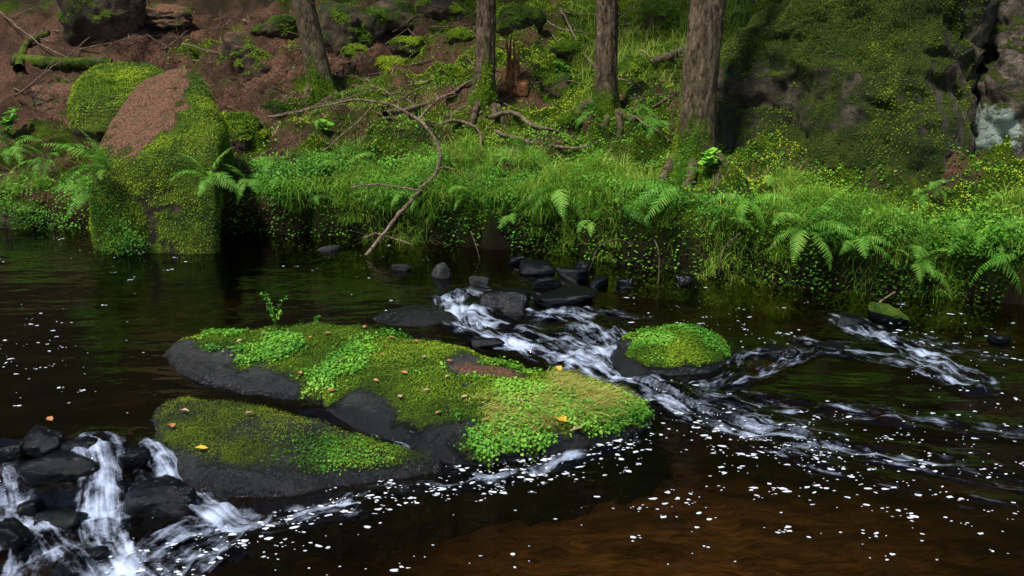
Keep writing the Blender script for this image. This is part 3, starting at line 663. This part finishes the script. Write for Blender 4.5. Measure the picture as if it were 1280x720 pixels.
branch('fallen_branch',[(440,234,8.5),(480,232,8.4),(530,238,8.25)],.009,.006,'short thin stick lying level on the grassy bank lip')
branch('fallen_branch',[(480,150),(520,140),(560,125),(590,105)],.03,.012,'grey branch lying towards the foot of the second trunk',lift=.05,twigs=3)
branch('fallen_branch',[(610,150),(640,145),(670,162),(700,168)],.03,.012,'mossy root like branch right of the second trunk foot',moss=.3,lift=.03)
branch('fallen_branch',[(540,165),(575,158),(600,172),(598,200)],.018,.01,'dark bent branch below the second trunk',lift=.05)
branch('fallen_branch',[(815,84),(840,74),(862,62)],.045,.04,'short thick brown log leaning behind the fourth trunk',lift=.04)
branch('fallen_branch',[(655,24),(700,48),(740,56)],.016,.007,'bare branch near the top between the second and third trunks',lift=.12,twigs=5)
branch('fallen_branch',[(620,170),(660,182),(720,190),(750,182)],.02,.009,'dead branch lying across the moss below the third trunk',lift=.04,twigs=4)
branch('fallen_branch',[(700,20),(740,90),(800,120)],.014,.006,'thin dead branch crossing behind the third trunk',lift=.10,twigs=5)
branch('fallen_branch',[(420,100),(470,96),(540,78)],.020,.008,'dead branch on the litter between the first two trunks',lift=.04,twigs=4)
branch('fallen_log',[(20,80),(75,84),(140,86)],.085,.07,'mossy log lying on the slope at the upper left',M_bark,'log',.62,lift=.06,seg=20)
branch('fallen_log',[(24,92),(34,62),(62,46)],.06,.035,'short mossy log rising from the left end of the longer log',M_bark,'log',.6,lift=.06,seg=16)
branch('fallen_branch',[(0,20),(50,60),(110,90)],.012,.005,'thin dry branch sloping down the upper left litter',lift=.06,twigs=7)
branch('fallen_branch',[(20,130),(60,100),(170,10)],.012,.006,'long dry stick standing up across the upper left slope',lift=.1,twigs=4)
branch('fallen_branch',[(230,60),(300,75),(340,60)],.012,.005,'dry stick in front of the broad brown boulder',lift=.05,twigs=3)
branch('fallen_branch',[(340,150),(420,132),(470,118)],.010,.005,'thin dead stick lying below the leaning trunk',lift=.05,twigs=3)
branch('exposed_root',[(790,306,7.55),(770,300,7.45),(748,312,7.4),(735,345,7.4)],.008,.004,'thin curved root hanging from the bank above the far stones',M_bark,'root')
branch('exposed_root',[(818,300,7.4),(824,325,7.3),(822,362,7.25)],.007,.003,'straight thin root hanging into the water right of the curved root',M_bark,'root')
branch('exposed_root',[(1118,365,6.65),(1100,378,6.55),(1088,396,6.5)],.008,.005,'short reddish twig reaching the water above the greenish right bank stone',M_dead,'root')
branch('fallen_branch',[(455,298,8.2),(480,293,8.0),(515,306,7.9)],.010,.005,'small curved twig beside the crooked stick at the water')
branch('exposed_root',[(925,292,7.15),(905,310,7.0),(898,345,6.95)],.007,.003,'dark root dangling under the bank below the foot of the outcrop',M_bark,'root')
branch('exposed_root',[(590,290,8.0),(596,310,7.9),(600,330,7.9)],.007,.003,'dark root dangling under the bank below the long grass',M_bark,'root')
for j in range(80):
    px=random.uniform(0,600) if j<58 else random.uniform(600,860); py=random.uniform(12,150); a=random.uniform(-.9,.9); L=random.uniform(25,100)
    branch('dry_twig',[(px,py),(px+L*.5*math.cos(a),max(4,py-L*.4*math.sin(a)+random.uniform(-6,6))),(px+L*math.cos(a),max(4,py-L*math.sin(a)*.8))],random.choice([.008,.013]),.003,'thin dry twig among others on the needle covered slope',M_dead,'twig',lift=random.uniform(.01,.06),n=14,seg=5,twigs=random.choice([0,2,4]),group='dry twigs on the slope')
b,dp=hit(642,112); root=empty('broken_stump',b,'splintered reddish stump just right of the second trunk','stump')
for j in range(20):
    a=random.uniform(0,6.28); r=random.uniform(.02,.12); s=b+A([math.cos(a)*r,math.sin(a)*r+.08,-.1]); h=random.uniform(.3,.55)*(1 if j%3 else 1.3)
    v,f=tubeVF([s,s+A([random.uniform(-.03,.03),0,h*.5]),s+A([random.uniform(-.1,.08)-.03,random.uniform(-.04,.04),h])],[.045,.03,.004],6); 
    obj('splinter',v,f,M_redwood,root,smooth=False)
Q,F=rand_rock(b+A([0,.08,.02]),(.16,.15,.12),77,4,0,8,8,.15); obj('stump_base',Q,F,M_redwood,root,attrs=dict(moss=np.full(len(Q),.35)))
# ------------------------------------------------------------------ ferns
def frond_data(L,seed,a0,a1,wid,side=.0):
    r=random.Random(seed); V=[];F=[];C=[]; n=26; p=A([0.,0,0]); pts=[p.copy()];tans=[]
    for i in range(n):
        s=i/n; e=math.radians(a0+(a1-a0)*s**.9); yaw=side*s
        d=A([math.cos(e)*math.cos(yaw),math.cos(e)*math.sin(yaw),math.sin(e)]); tans.append(d); p=p+d*L/n; pts.append(p.copy())
    tans.append(tans[-1])
    def quad(a,b,c,d,cv):
        k=len(V); V.extend([a,b,c,d]); F.append((k,k+1,k+2,k+3)); C.extend([cv]*4)
    for i in range(n):
        t=tans[i]; b=np.cross(A([0,0,1.]),t); b/=np.linalg.norm(b); w=.0022*(1-i/n)+.0006
        quad(pts[i]-b*w,pts[i]+b*w,pts[i+1]+b*w,pts[i+1]-b*w,.3)
        nn_=np.cross(t,b)
        quad(pts[i]-nn_*w,pts[i]+nn_*w,pts[i+1]+nn_*w,pts[i+1]-nn_*w,.3)
    for i in range(4,n):
        s=i/n
        pos=pts[i]; t=tans[i]; b=np.cross(A([0,0,1.]),t); b/=np.linalg.norm(b); nn_=np.cross(t,b)
        l=wid*min(1,((s-.08)/.25))**.8*(1-s)**.62*1.3*r.uniform(.85,1.1)
        for sg in (-1,1):
            ang=math.radians(18+20*s+r.uniform(-6,6)); d=b*sg*math.cos(ang)+t*math.sin(ang)+nn_*r.uniform(-.4,.02); d/=np.linalg.norm(d)
            pr=np.cross(d,nn_); pr/=np.linalg.norm(pr); m=max(3,int(l/.0095)); cv=r.uniform(.3,.9)
            hw=.0092*(.4+.6*l/wid)
            for q in range(m):
                q0=q/m; q1=(q+.68)/m; A0=pos+d*l*q0-nn_*.12*l*q0*q0; B0=pos+d*l*q1-nn_*.12*l*q1*q1; ww=hw*(1-q0)**.6
                quad(A0,B0,B0+pr*ww*.75+d*.003,A0+pr*ww+d*.005,cv); quad(A0,B0,B0-pr*ww*.75+d*.003,A0-pr*ww+d*.005,cv)
    return A(V),A(F),A(C)
frmesh=[]
for i,(L,a0,a1,wd,sd_) in enumerate([(.62,62,-28,.12,.25),(.55,50,-45,.11,-.3),(.6,35,-55,.12,.15),(.5,72,5,.10,-.1),(.6,25,-65,.11,-.35),(.45,40,-70,.10,.4),(.52,75,30,.10,.3),(.5,15,-75,.10,.1)]):
    V,F,C=frond_data(L,i,a0,a1,wd,sd_)
    t=obj('frond',V,F,M_fern,org=A([0,0,0]),attrs=dict(cv=C),smooth=False); frmesh.append(t.data); bpy.data.objects.remove(t)
def fern(px,py,sc,nf,a0,a1,label,y=None,lift=.10,group='ferns on the bank'):
    b=D(px,py,y) if y else hit(px,py)[0]; b=b+A([0,0,lift])
    root=empty('fern',b,label,'fern',group); nf=int(nf*1.15)
    for j in range(nf):
        o=bpy.data.objects.new('frond',random.choice(frmesh)); col.objects.link(o); o.parent=root
        az=math.radians(a0+(a1-a0)*(j+.5+random.uniform(-.5,.5))/nf); s=sc*.95*random.uniform(.5,1.15)
        o.rotation_euler=(random.uniform(-.45,.45),random.uniform(-.25,.3),az); o.scale=(s,s,s)
    return root
FE=[(138,222,1.1,10,150,290,'large fern spreading left over the face of the tall blocky boulder',8.1),
(262,232,.95,8,200,350,'fern drooping over the right face of the tall blocky boulder',7.95),
(18,200,.95,7,200,380,'fern at the far left edge above the water',None),
(60,215,.9,7,180,340,'fern between the left edge and the tall blocky boulder',None),
(118,250,.85,7,170,290,'fern low against the left side of the tall blocky boulder',8.1),
(310,235,.75,6,180,330,'fern against the right foot of the tall blocky boulder',8.5),
(512,256,.75,5,220,320,'small fern hanging over the bank beside the crooked stick',None),
(700,254,1.0,8,190,350,'fern on the bank lip below the third trunk, its fronds hanging',None),
(655,205,.75,5,170,330,'fern in the grass between the second and third trunks',None),
(735,158,.6,5,150,300,'small fern at the left foot of the third trunk',None),
(825,168,.85,6,150,290,'fern left of the thickest trunk',None),
(850,256,1.15,9,180,360,'largest bright fern on the bank below the thickest trunk',None),
(1005,304,1.0,8,180,360,'fern on the right bank directly beyond the small right rapid',None),
(1066,322,.85,7,190,350,'fern on the right bank below the left edge of the outcrop ridge',None),
(1140,348,.85,7,190,350,'fern drooping to the water above the dull greenish bank stone',None),
(1215,322,1.0,8,150,380,'yellow green fern on the bank near the right edge',None),
(1272,338,.85,6,170,360,'fern cut by the right picture edge',None),
(908,98,.45,4,120,260,'tiny fern on the left shoulder of the huge outcrop',9.0),
(775,272,.7,5,200,340,'fern on the bank lip between the largest fern and the middle grass',None),
(590,260,.6,5,200,340,'fern in the long grass below the second trunk',None),
(345,215,.6,5,180,360,'fern in the low leaves right of the tall blocky boulder',None),
(432,225,.6,5,190,350,'fern below the arching pale branch',None),
(935,270,.75,6,190,350,'fern on the bank at the foot of the huge outcrop',None),
(905,296,.6,4,190,350,'fern just right of the largest bright fern',None),
(960,240,.55,4,180,340,'fern pressed against the base of the outcrop moss',None),
(740,286,.5,4,230,310,'tiny fern hanging below the bank lip',7.6),
(640,280,.5,4,230,310,'tiny fern low on the bank above the far stones',7.85),
(395,165,.4,5,180,360,'tiny fern at the foot of the leaning trunk',None),
(1020,248,.55,4,180,350,'fern under the middle of the outcrop',None),
(1180,295,.7,5,180,350,'fern at the foot of the outcrop ridge',None)]
for px,py,sc,nf,a0,a1,lb,yy in FE: fern(px,py,sc,nf,a0,a1,lb,yy,.10 if yy is None else .05)
for j in range(24):
    px=random.choice([random.uniform(330,620),random.uniform(560,850),random.uniform(930,1280)]); py=np.interp(px,[330,600,900,1280],[230,240,255,300])+random.uniform(-40,25)
    fern(px,py,random.uniform(.3,.55),random.choice([3,4,5]),170,370,'small fern half hidden in the grass of the bank',None,.07,'small ferns in the bank grass')
# ------------------------------------------------------------------ bank vegetation (uncountable)
B=[];AZ=[];LL=[];T0=[];T1=[];CV=[]
def clump(cx,cy,n,L,lean,cvm,spread=.04,hang=0):
    cz=T(A([cx]),A([cy]))[0]; x=cx+rng.normal(0,spread,n); y=cy+rng.normal(0,spread,n)
    B.append(np.stack([x,y,np.maximum(T(x,y),cz-.12)-.01],1)); AZ.append(np.where(rng.random(n)<lean,rng.normal(-math.pi/2,.9-.4*hang,n),rng.uniform(0,2*math.pi,n))); LL.append(L*rng.uniform(.35,1.25,n))
    T0.append(rng.uniform(.0,.5,n)+.3*hang); T1.append(rng.uniform(1.4,3.0,n)+.1*hang); CV.append(np.clip(rng.normal(cvm+random.uniform(-.25,.2),.15,n),0,1))
for i in range(360):
    x=rng.uniform(-1.6,3.9); t=rng.uniform(0.03,1.0)**1.3*.95; y=E(x)+t
    if fbm(A([x*1.8]),A([y*1.8]),0,2,201)[0]<(-.10 if x<1.6 else .05): continue
    clump(x,y,100,random.uniform(.16,.33),.6,.70)
for i in range(150):
    x=rng.uniform(-2.2,3.9)
    if fbm(A([x*2.2]),A([3.3]),0,2,202)[0]<.0: continue
    y=E(x)-.10*fbm(A([x*1.3]),A([2.]),0,3,5)[0]-.05*fbm(A([x*6]),A([0.]),0,2,8)[0]+rng.uniform(.08,.16); clump(x,y,45,random.uniform(.2,.40),.95,.55,.03,1)
for i in range(110):
    x=rng.uniform(-2.2,2.0); y=E(x)+rng.uniform(.8,3.2); clump(x,y,35,.15,.3,.55,.06)
for i in range(120):
    x=rng.uniform(.8,3.0); y=rng.uniform(10.3,14); clump(x,y,60,.3,.2,.85,.1)
for i in range(26):
    x=rng.uniform(-4.9,-3.3); y=E(x)+rng.uniform(.02,.6); clump(x,y,50,.22,.6,.45)
B=np.concatenate(B);AZ=np.concatenate(AZ);LL=np.concatenate(LL);T0=np.concatenate(T0);T1=np.concatenate(T1);CV=np.concatenate(CV)
V,F,c=blades(B,AZ,LL,T0,T1,rng.uniform(.002,.0055,len(B)),CV,6)
tag(obj('bank_grass',V,F,M_grass,org=A([0,0,0]),attrs=dict(cv=c)),'long bright grass arching along the bank above the water','grass',kind='stuff')
n=110000; x=rng.uniform(-5,4.8,n); y=E(x)+rng.uniform(0.02,1,n)**1.9*5.0; t=y-E(x)
gr=np.interp(x,[-6,-3.2,-2,-.8,.5,2],[.05,.05,.2,.3,.35,.5])+1.0*np.exp(-t/.9)+.6*fbm(x*1.6,y*1.6,0,3,210)
k=rng.random(n)<np.clip(gr-.2,0,1); x,y=x[k],y[k]; n=len(x); p=np.stack([x,y,T(x,y)+rng.random(n)**2*.16*np.exp(-(y-E(x))/1.)],1)
nr=rng.normal(0,.35,(n,3))+[0,-.25,1]; nr/=np.linalg.norm(nr,axis=1)[:,None]
V,F,c=leafcloud(p,nr,rng.uniform(.010,.032,n),np.clip(.5+.45*fbm(x*2,y*2,0,2,211)+rng.normal(0,.2,n),0,1),(0,.7),.4)
tag(obj('low_leaves',V,F,M_leaf,org=A([0,0,0]),attrs=dict(cv=c),smooth=False),'small green leaves covering the ground behind the bank','ground cover',kind='stuff')
n=300000; x=rng.uniform(-5,4.8,n); y=E(x)+.1+rng.uniform(0,1,n)*6.8
k=rng.random(n)<np.clip((mossb(x,y)-.45)*3.5,0,1); x,y=x[k],y[k]; n=len(x); p=np.stack([x,y,T(x,y)],1); nr=rng.normal(0,.2,(n,3))+[0,-.1,1]; nr/=np.linalg.norm(nr,axis=1)[:,None]
V,F,c=leafcloud(p,nr,rng.uniform(.010,.024,n),np.clip(.60+.5*fbm(x*2.4,y*2.4,0,3,212)+rng.normal(0,.08,n),0,1),(.4,1.6),.3)
tag(obj('moss_carpet',V,F,M_moss,org=A([0,0,0]),attrs=dict(cv=c),smooth=False),'bright moss tufts over the forest floor','moss',kind='stuff')
P_=[];S_=[];C_=[]
def cushion(cx,cy,cz,rx,rz,n,size,cvm):
    d=rng.normal(size=(n,3)); d/=np.linalg.norm(d,axis=1)[:,None]; r=rng.uniform(.5,1.25,n)[:,None]
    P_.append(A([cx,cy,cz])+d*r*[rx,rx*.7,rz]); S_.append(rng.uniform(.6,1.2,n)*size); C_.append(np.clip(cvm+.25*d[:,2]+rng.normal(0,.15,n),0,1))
for i in range(150):
    x=rng.uniform(-2.35,3.9) if i>36 else rng.uniform(-2.3,-1.0); t=rng.uniform(.0,.5); y=E(x)+t-.1*fbm(A([x*1.3]),A([2.]),0,3,5)[0]; z=T(A([x]),A([y+.12]))[0]-rng.uniform(-.06,.06)
    cushion(x,y-.03,z,rng.uniform(.08,.2),rng.uniform(.04,.10),240,random.choice([.013,.018,.026]),random.uniform(.2,.6))
for px,py,yy in [(150,290,8.0),(135,270,8.05),(165,305,8.0),(128,250,8.1),(145,310,8.0),(1180,290,7.7),(1230,285,7.6),(960,240,8.3),(30,270,9.0),(5,262,9.1),(60,275,9.0)]:
    q=D(px,py,yy); cushion(q[0],q[1],q[2],.13,.11,320,.016,.4)
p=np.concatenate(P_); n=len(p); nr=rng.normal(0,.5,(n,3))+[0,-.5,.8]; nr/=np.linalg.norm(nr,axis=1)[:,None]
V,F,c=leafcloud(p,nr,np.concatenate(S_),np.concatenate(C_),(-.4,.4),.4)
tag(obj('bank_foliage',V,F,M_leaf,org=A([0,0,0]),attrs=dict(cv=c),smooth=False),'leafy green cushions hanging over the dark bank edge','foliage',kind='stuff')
n=100000; x=rng.uniform(-5.5,3,n); y=E(x)+.3+rng.uniform(0,1,n)*6.2; dn=np.interp(x,[-5,-2.5,-1,3],[1,.9,.45,.15]); k=rng.random(n)<dn; x,y=x[k],y[k]; n=len(x)
big=rng.random(n)<.12
V,F,c=blades(np.stack([x,y,T(x,y)+.006],1),rng.uniform(0,6.28,n),np.where(big,rng.uniform(.08,.24,n),rng.uniform(.02,.07,n)),rng.uniform(1.0,1.5,n),rng.uniform(1.5,1.75,n),np.where(big,.006,.004),np.clip(rng.normal(.5,.3,n),0,1),2)
tag(obj('needle_litter',V,F,M_needle,org=A([0,0,0]),attrs=dict(cv=c),smooth=False),'reddish needles and broken twigs strewn over the slope','litter',kind='stuff')
# ------------------------------------------------------------------ individual small plants
def leafy(name,b,label,cat,stems,h,ls,spread,pairs=5,mat=M_leaf,wide=.45):
    root=empty(name,b,label,cat)
    for j in range(stems):
        a=random.uniform(0,6.28); dx=math.cos(a)*spread; dy=math.sin(a)*spread; hh=h*random.uniform(.6,1.1)
        pth=smoothpath([b,b+A([dx*.3,dy*.3,hh*.6]),b+A([dx,dy,hh])],8); v,f=tubeVF(pth,np.linspace(.003,.001,8),5); obj('stem',v,f,mat,root,attrs=dict(cv=np.full(len(v),.4)))
        ps=[];ns=[]
        for q in range(pairs):
            for s in (0,1,2): ps.append(pth[int(2+q*5/pairs)]); ns.append(A([random.uniform(-.5,.5),random.uniform(-.6,.2),1]))
        ns=A(ns); ns/=np.linalg.norm(ns,axis=1)[:,None]
        V,F,c=leafcloud(A(ps),ns,np.full(len(ps),ls)*rng.uniform(.6,1.2,len(ps)),rng.uniform(.5,.9,len(ps)),(0,.3),wide); obj('leaves',V,F,mat,root,attrs=dict(cv=c),smooth=False)
leafy('seedling',P(345,410,.11),'slender leafy seedling growing at the back edge of the long mossy slab','plant',6,.22,.024,.10,6,M_clover,.18)
leafy('seedling',P(395,406,.11),'tiny sprig just right of the slender seedling on the slab','plant',2,.05,.025,.03,3)
leafy('broadleaf_plant',hit(880,210)[0]+A([0,-.1,0]),'plant with broad blue green leaves at the foot of the thickest trunk','plant',6,.2,.10,.16,2,M_clover,.45)
leafy('broadleaf_plant',hit(700,100)[0],'small leafy plant behind the round moss ball','plant',4,.25,.06,.1,4)
leafy('broadleaf_plant',hit(10,165)[0],'broad leaved plant at the left picture edge','plant',6,.3,.09,.2,3,M_clover)
leafy('broadleaf_plant',D(1125,300,7.3),'round leaved shrublet against the lower outcrop ridge','plant',10,.28,.035,.18,6)
leafy('broadleaf_plant',hit(408,168)[0],'small plant with blue green leaves under the leaning trunk','plant',4,.16,.06,.1,3,M_clover)
# fallen leaves on the slabs
bv=BVHTree.FromPolygons([tuple(v) for v in np.vstack([mainQ,Q2])],[tuple(int(i) for i in f) for f in np.vstack([mainF,F2_+len(mainQ)])])
def leaf(px,py,s,mat,label,group=None):
    d=Vector(ray(px,py)); h=bv.ray_cast(Vector((0,0,CZ)),d.normalized())
    if h[0] is None:
        p=A(Wat(px,py))+A([0,0,.004])
    else: p=A(h[0])+A([0,0,.018])
    a=random.uniform(0,6.28); L=[(-.55,0,.0),(-.25,.28,.10),(.1,.32,.12),(.5,0,.06),(.1,-.32,.14),(-.25,-.28,.08),(0,0,0),(-.95,.03,.02)]
    V=[]
    for u,v,w_ in L:
        V.append(p+A([ (u*math.cos(a)-v*math.sin(a))*s,(u*math.sin(a)+v*math.cos(a))*s,w_*s*random.uniform(.5,2.2)]))
    F=[(0,6,1),(1,6,2),(2,6,3),(3,6,4),(4,6,5),(5,6,0),(0,7,6)]
    tag(obj('fallen_leaf',V,F,mat,org=p,smooth=False),label,'leaf',group or 'fallen leaves on the slabs')
leaf(700,528,.08,M_yel,'bright yellow leaf near the right front edge of the long slab')
leaf(722,540,.055,M_pale,'pale leaf at the right front edge of the long slab')
leaf(252,565,.055,M_yel,'yellow leaf on the left front of the lower grey rock')
leaf(215,537,.06,M_org,'orange leaf on the left of the lower grey rock')
leaf(232,518,.045,M_pale,'pale curled leaf on top of the lower grey rock')
leaf(312,521,.045,M_pale,'pale leaf at the middle of the lower grey rock')
leaf(62,525,.05,M_org,'orange leaf caught above the black stones of the cascade')
leaf(415,492,.045,M_org,'pinkish brown leaf on the wet front of the long slab')
leaf(698,462,.06,M_yel,'thin yellow leaf standing at the back edge of the long slab')
for px,py in [(330,420),(355,436),(388,425),(440,438),(478,447),(505,470),(534,492),(562,455),(580,500),(605,530),(650,505),(668,488),(455,412),(300,430),(375,470),(520,430),(620,515),(548,520),(742,500),(640,545),(425,455),(410,420),(490,425),(560,475),(715,500),(500,500),(345,450),(470,480),(530,450),(590,440),(680,520),(700,480)]:
    leaf(px,py,random.uniform(.028,.044),random.choice([M_org,M_org,M_pale]),'small brown fallen leaf lying on the moss of the long slab','small brown leaves on the long slab')
# ------------------------------------------------------------------ light, world, camera
w_=bpy.data.worlds.new('World'); scene.world=w_; w_.use_nodes=True; nt=w_.node_tree
sk=nt.nodes.new('ShaderNodeTexSky'); sk.sky_type='NISHITA'; sk.sun_disc=False
el=math.radians(62); rot=math.radians(225)
sk.sun_elevation=el; sk.sun_rotation=rot
nt.links.new(sk.outputs[0],nt.nodes['Background'].inputs[0]); nt.nodes['Background'].inputs[1].default_value=.10
sd_=Vector((math.sin(rot)*math.cos(el),math.cos(rot)*math.cos(el),math.sin(el)))
ld=bpy.data.lights.new('sun','SUN'); ld.energy=5.0; ld.angle=math.radians(9); ld.color=(1,.95,.84)
lo=bpy.data.objects.new('sun',ld); col.objects.link(lo); lo.rotation_euler=sd_.to_track_quat('Z','Y').to_euler(); lo.location=(0,0,20)
cd=bpy.data.cameras.new('camera'); cd.sensor_width=36; cd.lens=36*FP/1280; cd.clip_end=300
co=bpy.data.objects.new('camera',cd); col.objects.link(co); co.location=(0,0,CZ); co.rotation_euler=(math.pi/2-PITCH,0,0)
scene.camera=co
scene.view_settings.view_transform='Standard'; scene.view_settings.look='None'; scene.view_settings.exposure=0
